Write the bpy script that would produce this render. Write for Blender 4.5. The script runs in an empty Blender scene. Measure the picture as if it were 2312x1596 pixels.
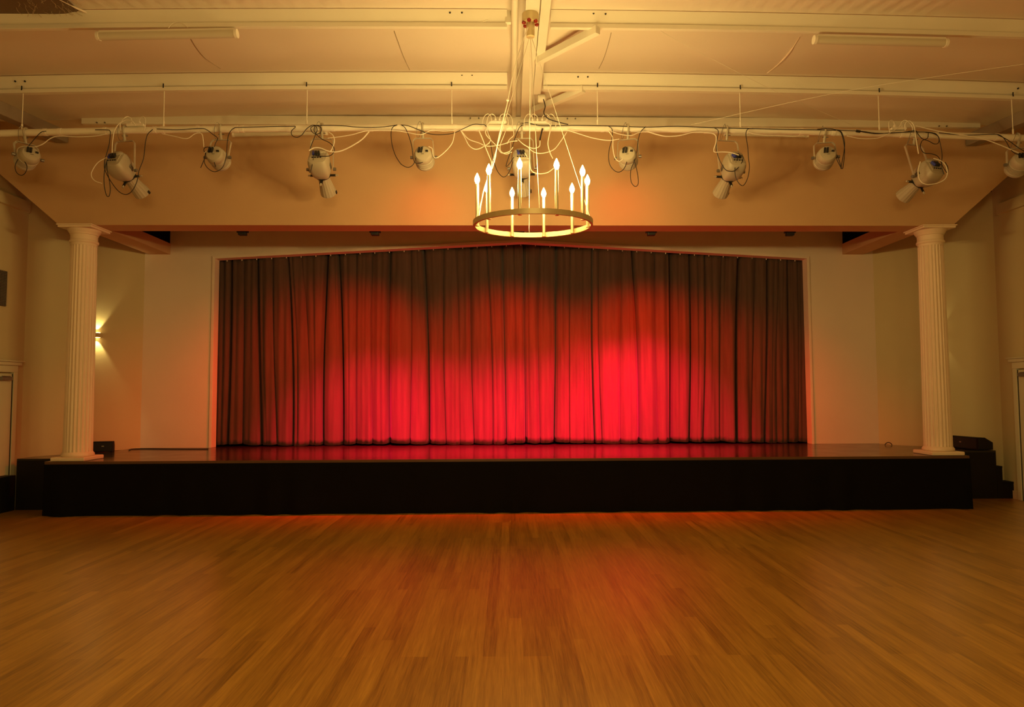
import bpy, bmesh, math, random
from mathutils import Vector, Matrix
random.seed(7)
PI = math.pi

# ------------------------------------------------------------------ camera, world, exposure
sc = bpy.context.scene
W, H, F = 2312.0, 1596.0, 1541.0
YAW, PITCH, ROLL = math.radians(0.30), math.radians(3.15), -0.0044
CAM = Vector((0, 0, 1.65))
ROT = (Matrix.Rotation(-YAW, 3, 'Z') @ Matrix.Rotation(PI / 2 + PITCH, 3, 'X') @ Matrix.Rotation(ROLL, 3, 'Z'))
cd = bpy.data.cameras.new('camera'); cam = bpy.data.objects.new('camera', cd)
sc.collection.objects.link(cam)
cd.sensor_width = 36; cd.sensor_fit = 'HORIZONTAL'; cd.lens = F / W * 36; cd.clip_end = 200
cam.matrix_world = Matrix.Translation(CAM) @ ROT.to_4x4()
sc.camera = cam
wd = bpy.data.worlds.new('world'); sc.world = wd; wd.use_nodes = True
wd.node_tree.nodes['Background'].inputs[0].default_value = (1, .55, .2, 1)
wd.node_tree.nodes['Background'].inputs[1].default_value = 0.0
sc.view_settings.view_transform = 'Standard'
sc.view_settings.look = 'None'
sc.view_settings.exposure = 0.0
sc.view_settings.gamma = 1
sc.view_settings.use_curve_mapping = False
sc.cycles.use_denoising = True
sc.cycles.max_bounces = 8
sc.cycles.diffuse_bounces = 5
sc.cycles.sample_clamp_indirect = 4

BULB_COL = (1.0, 0.665, 0.215)
BULB_STRENGTH = 680.0
HALL_POWER = 300.0
RED_POWER = 2600.0

# ------------------------------------------------------------------ measuring helpers
SK = 0.017                                   # the stage runs a touch askew to the boards
def ray(px, py):
    return ROT @ Vector(((px - W / 2) / F, -(py - H / 2) / F, -1))
def P(px, py, Y, s=SK):                      # point at depth Y (skewed plane y = Y + s x)
    d = ray(px, py); t = Y / (d.y - s * d.x); return CAM + d * t
def PZ(px, py, z):
    d = ray(px, py); return CAM + d * ((z - CAM.z) / d.z)
def PX(px, py, x):
    d = ray(px, py); return CAM + d * (x / d.x)
def V(*a): return Vector(a)

# ------------------------------------------------------------------ materials
MATS = {}
def mat(name, col, rough=.6, metal=0, bump=0, bscale=40, var=0, spec=.5, emit=None, estr=0, coat=0):
    if name in MATS: return MATS[name]
    m = bpy.data.materials.new(name); m.use_nodes = True
    nt = m.node_tree; b = nt.nodes['Principled BSDF']
    b.inputs['Base Color'].default_value = (*col, 1)
    b.inputs['Roughness'].default_value = rough
    b.inputs['Metallic'].default_value = metal
    b.inputs['Specular IOR Level'].default_value = spec
    b.inputs['Coat Weight'].default_value = coat
    if emit:
        b.inputs['Emission Color'].default_value = (*emit, 1)
        b.inputs['Emission Strength'].default_value = estr
    tc = nt.nodes.new('ShaderNodeTexCoord')
    if var or bump:
        n = nt.nodes.new('ShaderNodeTexNoise'); n.inputs['Scale'].default_value = bscale
        n.inputs['Detail'].default_value = 5
        nt.links.new(tc.outputs['Object'], n.inputs['Vector'])
    if var:
        n2 = nt.nodes.new('ShaderNodeTexNoise'); n2.inputs['Scale'].default_value = 2.2
        n2.inputs['Detail'].default_value = 6
        nt.links.new(tc.outputs['Object'], n2.inputs['Vector'])
        mr = nt.nodes.new('ShaderNodeMapRange')
        mr.inputs['To Min'].default_value = 1 - var; mr.inputs['To Max'].default_value = 1 + var
        nt.links.new(n2.outputs['Fac'], mr.inputs['Value'])
        mx = nt.nodes.new('ShaderNodeVectorMath'); mx.operation = 'SCALE'
        mx.inputs[0].default_value = col
        nt.links.new(mr.outputs[0], mx.inputs['Scale']); nt.links.new(mx.outputs[0], b.inputs['Base Color'])
    if bump:
        bp = nt.nodes.new('ShaderNodeBump'); bp.inputs['Strength'].default_value = bump
        bp.inputs['Distance'].default_value = .01
        nt.links.new(n.outputs['Fac'], bp.inputs['Height']); nt.links.new(bp.outputs[0], b.inputs['Normal'])
    MATS[name] = m
    return m

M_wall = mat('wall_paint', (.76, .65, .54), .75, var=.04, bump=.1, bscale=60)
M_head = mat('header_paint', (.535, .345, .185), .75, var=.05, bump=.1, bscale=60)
M_side = mat('side_wall_paint', (.56, .505, .29), .8, var=.04, bump=.1, bscale=60)
M_white = mat('white_gloss_paint', (.82, .78, .68), .45, var=.03)
M_col = mat('column_paint', (.76, .63, .47), .55, var=.03)
M_steel = mat('painted_steel', (.80, .77, .66), .5, var=.05)
M_fix = mat('fixture_white', (.42, .38, .29), .45, var=.04)
M_blk = mat('black_plastic', (.012, .012, .012), .5)
M_gry = mat('grey_metal', (.22, .21, .19), .45, metal=.6)
M_wcab = mat('white_cable', (.78, .74, .64), .5)
M_bcab = mat('black_cable', (.018, .012, .010), .5)
M_blue = mat('blue_connector', (.03, .04, .30), .45)
M_brass = mat('brushed_brass', (.66, .56, .32), .45, metal=.55, bump=.03, bscale=150)
M_bronze = mat('bronze_tube', (.78, .66, .42), .30, metal=.75)
M_redp = mat('red_ceramic', (.30, .02, .01), .2)
M_skirt = mat('black_skirt_fabric', (.004, .0035, .0035), .95, spec=.1, bump=.2, bscale=80)
M_blkw = mat('black_painted_wood', (.006, .005, .004), .6, spec=.25)
M_dark = mat('dark_void', (.006, .005, .004), .9, spec=0)
M_bulb = mat('lit_bulb', (1, .8, .5), .3, emit=BULB_COL, estr=BULB_STRENGTH)
M_trim = mat('door_paint', (.62, .60, .42), .6, var=.03)
M_diff = mat('tube_diffuser', (.62, .58, .46), .35)
M_gap = mat('gap_shadow_line', (.03, .025, .015), .9)
M_sign = mat('badge_silver', (.5, .5, .5), .3, metal=1)
M_print = mat('printed_label', (.16, .14, .11), .6)

# hall floor: narrow strip boards running towards the stage
def floor_mat():
    m = bpy.data.materials.new('bamboo_strip_floor'); m.use_nodes = True
    nt = m.node_tree; N = nt.nodes; L = nt.links; b = N['Principled BSDF']
    tc = N.new('ShaderNodeTexCoord'); mp = N.new('ShaderNodeMapping')
    mp.inputs['Rotation'].default_value = (0, 0, PI / 2)
    L.new(tc.outputs['Object'], mp.inputs['Vector'])
    br = N.new('ShaderNodeTexBrick')
    br.offset = .37; br.offset_frequency = 3; br.squash_frequency = 5; br.squash = .8
    br.inputs['Color1'].default_value = (0, 0, 0, 1); br.inputs['Color2'].default_value = (1, 1, 1, 1)
    br.inputs['Mortar'].default_value = (.2, .2, .2, 1)
    br.inputs['Scale'].default_value = 1; br.inputs['Mortar Size'].default_value = .0006
    br.inputs['Brick Width'].default_value = 1.45; br.inputs['Row Height'].default_value = .085
    L.new(mp.outputs[0], br.inputs['Vector'])
    mp2 = N.new('ShaderNodeMapping'); mp2.inputs['Scale'].default_value = (46, 1.6, 1)
    L.new(tc.outputs['Object'], mp2.inputs['Vector'])
    n1 = N.new('ShaderNodeTexNoise'); n1.inputs['Scale'].default_value = 1; n1.inputs['Detail'].default_value = 7
    n1.inputs['Roughness'].default_value = .65
    L.new(mp2.outputs[0], n1.inputs['Vector'])
    mp3 = N.new('ShaderNodeMapping'); mp3.inputs['Scale'].default_value = (190, 4.5, 1)
    L.new(tc.outputs['Object'], mp3.inputs['Vector'])
    n2 = N.new('ShaderNodeTexNoise'); n2.inputs['Detail'].default_value = 4; n2.inputs['Scale'].default_value = 1
    L.new(mp3.outputs[0], n2.inputs['Vector'])
    a1 = N.new('ShaderNodeMath'); a1.operation = 'MULTIPLY'; a1.inputs[1].default_value = .19
    L.new(br.outputs['Color'], a1.inputs[0])
    a2 = N.new('ShaderNodeMath'); a2.operation = 'MULTIPLY_ADD'; a2.inputs[1].default_value = .75
    L.new(n1.outputs['Fac'], a2.inputs[0]); L.new(a1.outputs[0], a2.inputs[2])
    a3 = N.new('ShaderNodeMath'); a3.operation = 'MULTIPLY_ADD'; a3.inputs[1].default_value = .38
    L.new(n2.outputs['Fac'], a3.inputs[0]); L.new(a2.outputs[0], a3.inputs[2])
    cr = N.new('ShaderNodeValToRGB')
    e = cr.color_ramp.elements
    e[0].position = .36; e[0].color = (.115, .052, .007, 1)
    e[1].position = 1.0; e[1].color = (.60, .335, .050, 1)
    e2 = e.new(.62); e2.color = (.33, .168, .022, 1)
    L.new(a3.outputs[0], cr.inputs[0]); L.new(cr.outputs[0], b.inputs['Base Color'])
    rr = N.new('ShaderNodeMapRange'); rr.inputs['To Min'].default_value = .27; rr.inputs['To Max'].default_value = .36
    L.new(n1.outputs['Fac'], rr.inputs['Value']); L.new(rr.outputs[0], b.inputs['Roughness'])
    b.inputs['Coat Weight'].default_value = .7; b.inputs['Coat Roughness'].default_value = .26
    bp = N.new('ShaderNodeBump'); bp.inputs['Strength'].default_value = .12; bp.inputs['Distance'].default_value = .004
    L.new(a3.outputs[0], bp.inputs['Height']); L.new(bp.outputs[0], b.inputs['Normal'])
    b.inputs['Specular IOR Level'].default_value = .45
    return m
M_floor = floor_mat()

def deck_mat():
    m = bpy.data.materials.new('dark_stage_deck'); m.use_nodes = True
    nt = m.node_tree; N = nt.nodes; L = nt.links; b = N['Principled BSDF']
    tc = N.new('ShaderNodeTexCoord')
    br = N.new('ShaderNodeTexBrick'); br.inputs['Brick Width'].default_value = 2.4; br.inputs['Row Height'].default_value = 1.2
    br.inputs['Scale'].default_value = 1; br.inputs['Mortar Size'].default_value = .004
    br.inputs['Color1'].default_value = (.028, .018, .010, 1); br.inputs['Color2'].default_value = (.023, .014, .008, 1)
    br.inputs['Mortar'].default_value = (.01, .007, .004, 1)
    L.new(tc.outputs['Object'], br.inputs['Vector']); L.new(br.outputs['Color'], b.inputs['Base Color'])
    n = N.new('ShaderNodeTexNoise'); n.inputs['Scale'].default_value = 3; n.inputs['Detail'].default_value = 8
    L.new(tc.outputs['Object'], n.inputs['Vector'])
    rr = N.new('ShaderNodeMapRange'); rr.inputs['To Min'].default_value = .10; rr.inputs['To Max'].default_value = .24
    L.new(n.outputs['Fac'], rr.inputs['Value']); L.new(rr.outputs[0], b.inputs['Roughness'])
    return m
M_deck = deck_mat()

def curtain_mat():
    m = bpy.data.materials.new('curtain_cloth'); m.use_nodes = True
    nt = m.node_tree; N = nt.nodes; L = nt.links; b = N['Principled BSDF']
    b.inputs['Roughness'].default_value = .85
    b.inputs['Sheen Weight'].default_value = .12
    b.inputs['Specular IOR Level'].default_value = .2
    tc = N.new('ShaderNodeTexCoord'); mp = N.new('ShaderNodeMapping'); mp.inputs['Scale'].default_value = (6, 6, .5)
    L.new(tc.outputs['Object'], mp.inputs[0])
    n = N.new('ShaderNodeTexNoise'); n.inputs['Scale'].default_value = 3; n.inputs['Detail'].default_value = 5
    L.new(mp.outputs[0], n.inputs['Vector'])
    cr = N.new('ShaderNodeValToRGB'); e = cr.color_ramp.elements
    e[0].position = .3; e[0].color = (.080, .047, .036, 1); e[1].position = .7; e[1].color = (.108, .062, .047, 1)
    L.new(n.outputs['Fac'], cr.inputs[0]); L.new(cr.outputs[0], b.inputs['Base Color'])
    return m
M_curt = curtain_mat()

# ------------------------------------------------------------------ object helpers
def tag(o, label=None, cat=None, group=None, kind=None):
    if label: o['label'] = label
    if cat: o['category'] = cat
    if group: o['group'] = group
    if kind: o['kind'] = kind
    return o
def thing(name, label, cat, loc, group=None, kind='thing'):
    o = bpy.data.objects.new(name, None); o.empty_display_size = .1
    sc.collection.objects.link(o); o.location = loc
    return tag(o, label, cat, group, kind)

class MB:
    def __init__(s): s.v = []; s.f = []
    def add(s, vs, fs):
        n = len(s.v); s.v += [Vector(v) for v in vs]; s.f += [tuple(i + n for i in f) for f in fs]; return s
    def box(s, c, size, R=None):
        hx, hy, hz = [q / 2 for q in size]; c = Vector(c)
        vs = [Vector((x, y, z)) for x in (-hx, hx) for y in (-hy, hy) for z in (-hz, hz)]
        if R: vs = [R @ v for v in vs]
        return s.add([c + v for v in vs], [(0, 1, 3, 2), (4, 6, 7, 5), (0, 4, 5, 1), (2, 3, 7, 6), (0, 2, 6, 4), (1, 5, 7, 3)])
    def hexa(s, a, b):                        # two quads (4 points each), bottom/top or front/back
        return s.add(list(a) + list(b), [(3, 2, 1, 0), (4, 5, 6, 7), (0, 1, 5, 4), (1, 2, 6, 5), (2, 3, 7, 6), (3, 0, 4, 7)])
    def beam(s, a, b, w, h, up=V(0, 0, 1)):   # rectangular bar from a to b
        a, b = Vector(a), Vector(b); d = (b - a).normalized()
        x = d.cross(up).normalized(); u = x.cross(d).normalized()
        q = [x * sx * w / 2 + u * sy * h / 2 for sx, sy in ((-1, -1), (1, -1), (1, 1), (-1, 1))]
        return s.hexa([a + k for k in q], [b + k for k in q])
    def tube(s, pts, r, n=8, cap=True):
        pts = [Vector(p) for p in pts]; N = len(pts); rs = r if isinstance(r, (list, tuple)) else [r] * N
        base = len(s.v); prev = None; fs = []
        for i, p in enumerate(pts):
            d = (pts[min(i + 1, N - 1)] - pts[max(i - 1, 0)])
            d = d.normalized() if d.length > 1e-9 else V(0, 0, 1)
            if prev is None:
                ref = V(0, 0, 1) if abs(d.z) < .9 else V(1, 0, 0)
                u = d.cross(ref).normalized()
            else:
                u = prev - d * prev.dot(d)
                u = u.normalized() if u.length > 1e-6 else d.orthogonal().normalized()
            prev = u; w = d.cross(u)
            for k in range(n):
                a = 2 * PI * k / n; s.v.append(p + (u * math.cos(a) + w * math.sin(a)) * rs[i])
        for i in range(N - 1):
            for k in range(n):
                a = base + i * n + k; b2 = base + i * n + (k + 1) % n
                fs.append((a, b2, b2 + n, a + n))
        if cap:
            fs.append(tuple(base + k for k in reversed(range(n)))); fs.append(tuple(base + (N - 1) * n + k for k in range(n)))
        s.f += fs; return s
    def lathe(s, prof, c, axis=V(0, 0, 1), n=24, mod=None):   # prof: (r, h)
        axis = Vector(axis).normalized(); c = Vector(c)
        u = axis.orthogonal().normalized() if abs(axis.z) < .99 else V(1, 0, 0); w = axis.cross(u)
        base = len(s.v)
        for r, h in prof:
            for k in range(n):
                a = 2 * PI * k / n; rr = r * (mod(a, h) if mod else 1)
                s.v.append(c + axis * h + (u * math.cos(a) + w * math.sin(a)) * rr)
        for i in range(len(prof) - 1):
            for k in range(n):
                a = base + i * n + k; b2 = base + i * n + (k + 1) % n
                s.f.append((a, b2, b2 + n, a + n))
        s.f.append(tuple(base + k for k in reversed(range(n))))
        s.f.append(tuple(base + (len(prof) - 1) * n + k for k in range(n)))
        return s
    def prism(s, poly, d):                     # planar polygon extruded by vector d
        n = len(poly); d = Vector(d); poly = [Vector(p) for p in poly]
        return s.add(poly + [p + d for p in poly], [tuple(reversed(range(n))), tuple(range(n, 2 * n))] +
                     [(i, (i + 1) % n, (i + 1) % n + n, i + n) for i in range(n)])
    def grid(s, fn, nu, nv):
        base = len(s.v)
        for j in range(nv + 1):
            for i in range(nu + 1): s.v.append(Vector(fn(i / nu, j / nv)))
        for j in range(nv):
            for i in range(nu):
                a = base + j * (nu + 1) + i; s.f.append((a, a + 1, a + nu + 2, a + nu + 1))
        return s
    def build(s, name, m, parent=None, smooth=None, bevel=0, sub=0, fix=True):
        me = bpy.data.meshes.new(name)
        off = Vector((0, 0, 0)); q = parent
        while q is not None: off += q.location; q = q.parent
        piv = Vector((0, 0, 0))
        me.from_pydata([v - off for v in s.v], [], s.f)
        if fix:
            bm = bmesh.new(); bm.from_mesh(me); bmesh.ops.recalc_face_normals(bm, faces=bm.faces); bm.to_mesh(me); bm.free()
        me.materials.append(m)
        if smooth:
            for p in me.polygons: p.use_smooth = True
            me.set_sharp_from_angle(angle=math.radians(smooth))
        o = bpy.data.objects.new(name, me); sc.collection.objects.link(o)
        if parent: o.parent = parent
        if bevel:
            b = o.modifiers.new('bevel', 'BEVEL'); b.width = bevel; b.segments = 2; b.limit_method = 'ANGLE'
        if sub:
            b = o.modifiers.new('sub', 'SUBSURF'); b.levels = sub; b.render_levels = sub
        return o
def struct(o): o['kind'] = 'structure'; return o

def smooth_path(pts, step=4):
    pts = [Vector(p) for p in pts]
    if len(pts) < 3: return pts
    q = [pts[0] * 2 - pts[1]] + pts + [pts[-1] * 2 - pts[-2]]; out = []
    for i in range(1, len(q) - 2):
        a, b, c, d = q[i - 1:i + 3]
        for k in range(step):
            t = k / step
            out.append(.5 * ((2 * b) + (c - a) * t + (2 * a - 5 * b + 4 * c - d) * t * t + (3 * b - a - 3 * c + d) * t ** 3))
    out.append(pts[-1]); return out

# ------------------------------------------------------------------ main measures
ZS = .725                        # stage deck height
YF = 9.42                        # stage front
YH0, YH1 = 9.52, 9.88            # header wall front / back
ZH = 3.985                       # header underside
YW = 11.6                        # curtain wall front
def SKP(x, Y, z): return V(x, Y + SK * x, z)
XL, XR = -6.155, 6.335             # curtain wall ends
XSL, XSR = -7.19, 7.62           # side walls
YSL, YSR = 10.15, 10.55          # where the side walls turn
BACK = -9.0

# ------------------------------------------------------------------ shell
fl = MB().box((0, 2, -.05), (22, 24, .1)).build('floor', M_floor); struct(fl)

# side walls with door casings on them, splayed walls, closing walls behind the camera
def wallseg(name, a, b, z0, z1, th, m, out):
    a, b = V(*a), V(*b); o = V(*out).normalized() * th
    q = [V(a.x, a.y, 0), V(b.x, b.y, 0), V(b.x + o.x, b.y + o.y, 0), V(a.x + o.x, a.y + o.y, 0)]
    mb = MB().hexa([p + V(0, 0, z0) for p in q], [p + V(0, 0, z1) for p in q])
    return struct(mb.build(name, m))
wallseg('wall_left', (XSL, BACK), (XSL, YSL), 0, 6.2, .15, M_side, (-1, 0))
wallseg('wall_right', (XSR, BACK), (XSR, YSR), 0, 6.2, .15, M_side, (1, 0))
wallseg('wall_left_splay', (XSL, YSL), (XL, YW + SK * XL), 0, 4.75, .15, M_side, (-1, .8))
wallseg('wall_right_splay', (XSR, YSR), (XR, YW + SK * XR), 0, 4.75, .15, M_side, (1, .8))
wallseg('wall_front', (XSL, BACK), (XSR, BACK), 0, 6.2, .15, mat('rear_wall_brown', (.16, .12, .08), .8), (0, -1))
MB().box((0, 11.2, 6.25), (16, 3.4, .1)).build('ceiling_stage', M_dark)['kind'] = 'structure'

# curtain wall with the gabled opening (recessed)
oL, oR, oPx = -4.97, 5.165, .24
oZL, oZR, oZP = 3.915, 3.915, 4.20
TH = .16
wb = MB()
wt = 4.9
polys = [
    [(XL, ZS + .002), (oL, ZS + .002), (oL, wt), (XL, wt)],
    [(oR, ZS + .002), (XR, ZS + .002), (XR, wt), (oR, wt)],
    [(oL, oZL), (oPx, oZP), (oPx, wt), (oL, wt)],
    [(oPx, oZP), (oR, oZR), (oR, wt), (oPx, wt)],
]
for pl in polys:
    wb.prism([SKP(x, YW, z) for x, z in pl], (0, TH, 0))
struct(wb.build('wall_back', M_wall))
# thin trim round the opening
tw, td = .045, .025
def trim_strip(a, b, c, d):
    return MB().prism([SKP(x, YW - td, z) for x, z in (a, b, c, d)], (0, td + .001, 0))
struct(trim_strip((oL - tw, ZS), (oL, ZS), (oL, oZL), (oL - tw, oZL + tw)).build('trim_left', M_wall, bevel=.004))
struct(trim_strip((oR, ZS), (oR + tw, ZS), (oR + tw, oZR + tw), (oR, oZR)).build('trim_right', M_wall, bevel=.004))
mb = trim_strip((oL, oZL), (oPx, oZP), (oPx, oZP + tw), (oL - tw, oZL + tw))
mb.prism([SKP(x, YW - td, z) for x, z in ((oPx, oZP), (oR, oZR), (oR + tw, oZR + tw), (oPx, oZP + tw))], (0, td + .001, 0))
struct(mb.build('trim_gable', M_wall))
# back of the stage house so that nothing leaks behind the curtain
wallseg('wall_stage_rear', (XL - 1, YW + 1.2), (XR + 1, YW + 1.2), 0, 6.2, .1, M_dark, (0, 1))

# header wall over the columns, lower corners cut on the slope
cl, cr_ = P(133, 513, YH0), P(2150, 513, YH0)
slope = .86
poly = [(cl.x, ZH), (cr_.x, ZH), (cr_.x + 3.2, ZH + 3.2 * slope), (cl.x - 3.2, ZH + 3.2 * slope)]
poly = [(cl.x, ZH), (cr_.x, ZH), (cr_.x + 1.95 / slope, ZH + 1.95), (cl.x - 1.95 / slope, ZH + 1.95)]
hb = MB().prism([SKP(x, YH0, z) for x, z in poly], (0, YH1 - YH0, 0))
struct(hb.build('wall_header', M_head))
# boxed beams running back from the columns
for sx, nm in ((-1, 'left'), (1, 'right')):
    x0, x1 = (-6.08, -5.73) if sx < 0 else (5.80, 6.16)
    b = MB().hexa([SKP(x0, YH1 - .01, ZH + .005), SKP(x1, YH1 - .01, ZH + .005), SKP(x1, YW + .0, ZH + .005), SKP(x0, YW, ZH + .005)],
                  [SKP(x0, YH1 - .01, ZH + .19), SKP(x1, YH1 - .01, ZH + .19), SKP(x1, YW, ZH + .19), SKP(x0, YW, ZH + .19)])
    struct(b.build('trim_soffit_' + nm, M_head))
    xx = x1 - .03 if sx < 0 else x0 + .03
    b = MB().hexa([SKP(xx - .02, YH1, ZH + .19), SKP(xx + .02, YH1, ZH + .19), SKP(xx + .02, YW, ZH + .19), SKP(xx - .02, YW, ZH + .19)],
                  [SKP(xx - .02, YH1, 5.6), SKP(xx + .02, YH1, 5.6), SKP(xx + .02, YW, 5.6), SKP(xx - .02, YW, 5.6)])
    struct(b.build('loft_void_sheet_' + nm, M_dark))  # black sheet put in for the dark open space above the beam
# ledger band high on the side walls
struct(MB().box((XSL + .03, 4.5, 4.42), (.06, 11.2, .16)).build('trim_ledger_left', M_side))
struct(MB().box((XSR - .03, 4.6, 4.42), (.06, 11.6, .16)).build('trim_ledger_right', M_side))
struct(MB().box((XSL + .01, .5, .06), (.02, 18.6, .12)).build('baseboard_left', M_trim))
struct(MB().box((XSR - .01, .7, .06), (.02, 19.4, .12)).build('baseboard_right', M_trim))

# ceiling lining: cloth sagging between the purlins
YA, YB = 7.07, 8.58
ZL = 5.675
CAMB = .0022
def camb(x): return -CAMB * x * x
ridges = [(-9.2, ZL), (-6.2, ZL), (-3.2, ZL), (0, ZL), (2.6, ZL), (4.85, ZL), (YA - .07, ZL), (YB - .07, ZL + .045), (9.53, 5.56)]
def lining(u, v):
    x = -9.2 + 18.8 * u
    n = len(ridges) - 1; f = v * n; i = min(int(f), n - 1); t = f - i
    y = ridges[i][0] * (1 - t) + ridges[i + 1][0] * t
    z = ridges[i][1] * (1 - t) + ridges[i + 1][1] * t
    sag = .10 * math.sin(PI * t) * (1 if i < 7 else .5)
    wr = 0
    if i == 5:      # tight wrinkles in the cloth over the nearest purlin
        wr = .014 * math.sin(PI * t) ** .5 * (math.sin(38 * x + 14 * t) + .6 * math.sin(61 * x - 20 * t)) * (1 if 1.6 < abs(x) < 4.5 else .15)
    wr += .014 * math.sin(PI * t) * math.sin(1.9 * x + 3 * i) 
    return (x, y + SK * x, z - sag + wr + camb(x))
ce = MB().grid(lining, 420, 96).build('ceiling', mat('ceiling_cloth', (.78, .71, .60), .8, var=.03), smooth=60, fix=False); struct(ce)
struct(MB().box((0, 0, 6.1), (20, 22, .1)).build('ceiling_deck', M_dark))

def lining_z(x, y):
    y -= SK * x
    for i in range(len(ridges) - 1):
        if ridges[i][0] <= y <= ridges[i + 1][0]: break
    t = (y - ridges[i][0]) / (ridges[i + 1][0] - ridges[i][0])
    return ridges[i][1] * (1 - t) + ridges[i + 1][1] * t - .10 * math.sin(PI * t) * (1 if i < 7 else .5) + .014 * math.sin(PI * t) * math.sin(1.9 * x + 3 * i) + camb(x)
def on_lining(a, b):
    z = 5.6
    for k in range(6):
        p = PZ(a, b, z); z = lining_z(p.x, p.y) - .003
    return p
# seams in the lining
def seam(pts, w, dz, name, label, m=M_gap):
    q = []
    for px, py in pts:
        p = PZ(px, py, ZL - dz); q.append(p)
    t = MB().tube(smooth_path(q), w, 6).build(name, m)
    tag(t, label, 'seam'); return t

# ------------------------------------------------------------------ roof steel
def purlin(name, Y, z0, h, lip, x0, x1, label, cuts):
    root = thing(name, label, 'beam', SKP(.3, Y, z0), 'white steel roof purlins')
    web = MB(); lp = MB()
    def rib(mb, a, b, prof):
        n = 16
        rows = []
        for k in range(n + 1):
            x = a + (b - a) * k / n
            rows.append([SKP(x, Y + dy, z0 + dz + camb(x)) for dy, dz in prof])
        m = len(prof); base = len(mb.v)
        for q in rows: mb.v += q
        for k in range(n):
            for q in range(m):
                i0 = base + k * m + q; i1 = base + k * m + (q + 1) % m
                mb.f.append((i0, i1, i1 + m, i0 + m))
        mb.f.append(tuple(base + q for q in range(m))); mb.f.append(tuple(base + n * m + q for q in reversed(range(m))))
    for a, b in cuts:
        rib(web, a, b, [(0, 0), (.012, 0), (-.078, h), (-.09, h)])
        rib(lp, a, b, [(-lip, -.012), (.012, -.012), (.012, 0), (-lip + .012, 0), (-lip + .012, .035), (-lip, .035)])
    web.build('web', M_steel, root); lp.build('flange', M_steel, root, bevel=.003)
    return root
ZP0 = 5.515
cutsX = [(-7.15, .0), (.46, 7.55)]
pa = purlin('roof_purlin', YA, ZP0, .15, .036, -9, 9, 'long white steel purlin nearest the viewer, carrying the tube lights', cutsX)
pb = purlin('roof_purlin', YB, ZP0, .19, .06, -9, 9, 'long white steel purlin from which the lighting bar hangs', cutsX)
lg = thing('wall_plate', 'white steel plate along the top of the header wall behind the bar', 'beam', SKP(.3, 9.48, 5.30))
MB().hexa([SKP(-5.95, 9.47, 5.405), SKP(6.8, 9.47, 5.405), SKP(6.8, 9.52, 5.405), SKP(-5.95, 9.52, 5.405)],
          [SKP(-5.95, 9.47, 5.53), SKP(6.8, 9.47, 5.53), SKP(6.8, 9.515, 5.53), SKP(-5.95, 9.515, 5.53)]).build('plate', M_steel, lg)
def bolts(root, pxs, Y, m=M_blk, r=.011):
    for px, py in pxs:
        p = P(px, py, Y - (.065 if Y < 9 else .004))
        MB().lathe([(r, 0), (r, .012)], p - V(0, .012, 0), V(0, 1, 0), 8).build('bolt', m, root)
bolts(pa, [(1016, 29), (1043, 29), (1340, 31), (1367, 32)], YA)
bolts(pb, [(35, 184), (57, 184), (1043, 170), (1066, 170), (1305, 174), (1327, 174), (2298, 200)], YB)
bolts(lg, [(219, 277), (237, 277), (1062, 267), (1081, 267), (1281, 268), (1299, 268), (2120, 285), (2137, 285)], 9.47, M_gry)

# girder running from behind the camera to the header, with the conduit and the channel beside it
GX = .257
gi = thing('roof_girder', 'bright white central roof girder running towards the stage', 'beam', (GX, 5, 5.49))
MB().hexa([V(GX - .073, 2, 5.49), V(GX + .073, 2, 5.49), V(GX + .073, 9.46, 5.49), V(GX - .073, 9.46, 5.49)],
          [V(GX - .073, 2, 5.60), V(GX + .073, 2, 5.60), V(GX + .073, 9.46, 5.53), V(GX - .073, 9.46, 5.53)]).build('beam_body', M_steel, gi, bevel=.006)
MB().tube([(.058, 2, 5.555), (.090, 9.45, 5.545)], .036, 14).build('side_pipe', M_steel, gi, smooth=50)
tag(gi.children[-1], 'round white pipe beside the girder')
cg = thing('steel_channel', 'white steel channel just right of the central girder', 'beam', (.40, 5, 5.52))
MB().beam((.405, 2, 5.56), (.385, 8.72, 5.56), .10, .08).build('channel', M_steel, cg, bevel=.004)
MB().lathe([(.045, 0), (.055, .01), (.055, .09), (.03, .11)], (.40, 8.80, 5.50), V(1, 0, 0), 18).build('end_boss', M_steel, cg, smooth=40)
tag(cg.children[-1], 'round white boss at the far end of the channel')
jb = thing('junction_box', 'white junction box on the nearest purlin left of the girder', 'electrical box', P(1148, 40, YA - .03))
MB().box(P(1147, 38, YA - .03), (.06, .05, .15)).build('box', M_steel, jb, bevel=.005)
MB().tube(smooth_path([P(1143, 40, YA - .04), P(1115, 40, YA - .04), P(1095, 47, YA - .03), P(1080, 56, YA - .02)]), .008, 8).build('conduit', M_steel, jb, smooth=50)
# knee braces from girder to purlins
for a, b, lab in (((1212, 138), (1350, 66), 'white diagonal brace between girder and the nearest purlin'),
                  ((1199, 252), (1318, 200), 'white diagonal brace between girder and the purlin over the bar')):
    Y1 = YA if b[1] < 100 else YB
    pb_ = P(b[0], b[1] + 1, Y1 - .05); pa_ = PZ(a[0], a[1], 5.49)
    br = thing('knee_brace', lab, 'brace', pa_, 'diagonal braces right of the girder')
    MB().beam(pa_, pb_, .07, .085).build('brace_bar', M_steel, br, bevel=.003)
    MB().box(pa_ + V(.0, 0, -.02), (.03, .10, .10)).build('end_cleat', M_steel, br)
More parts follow.
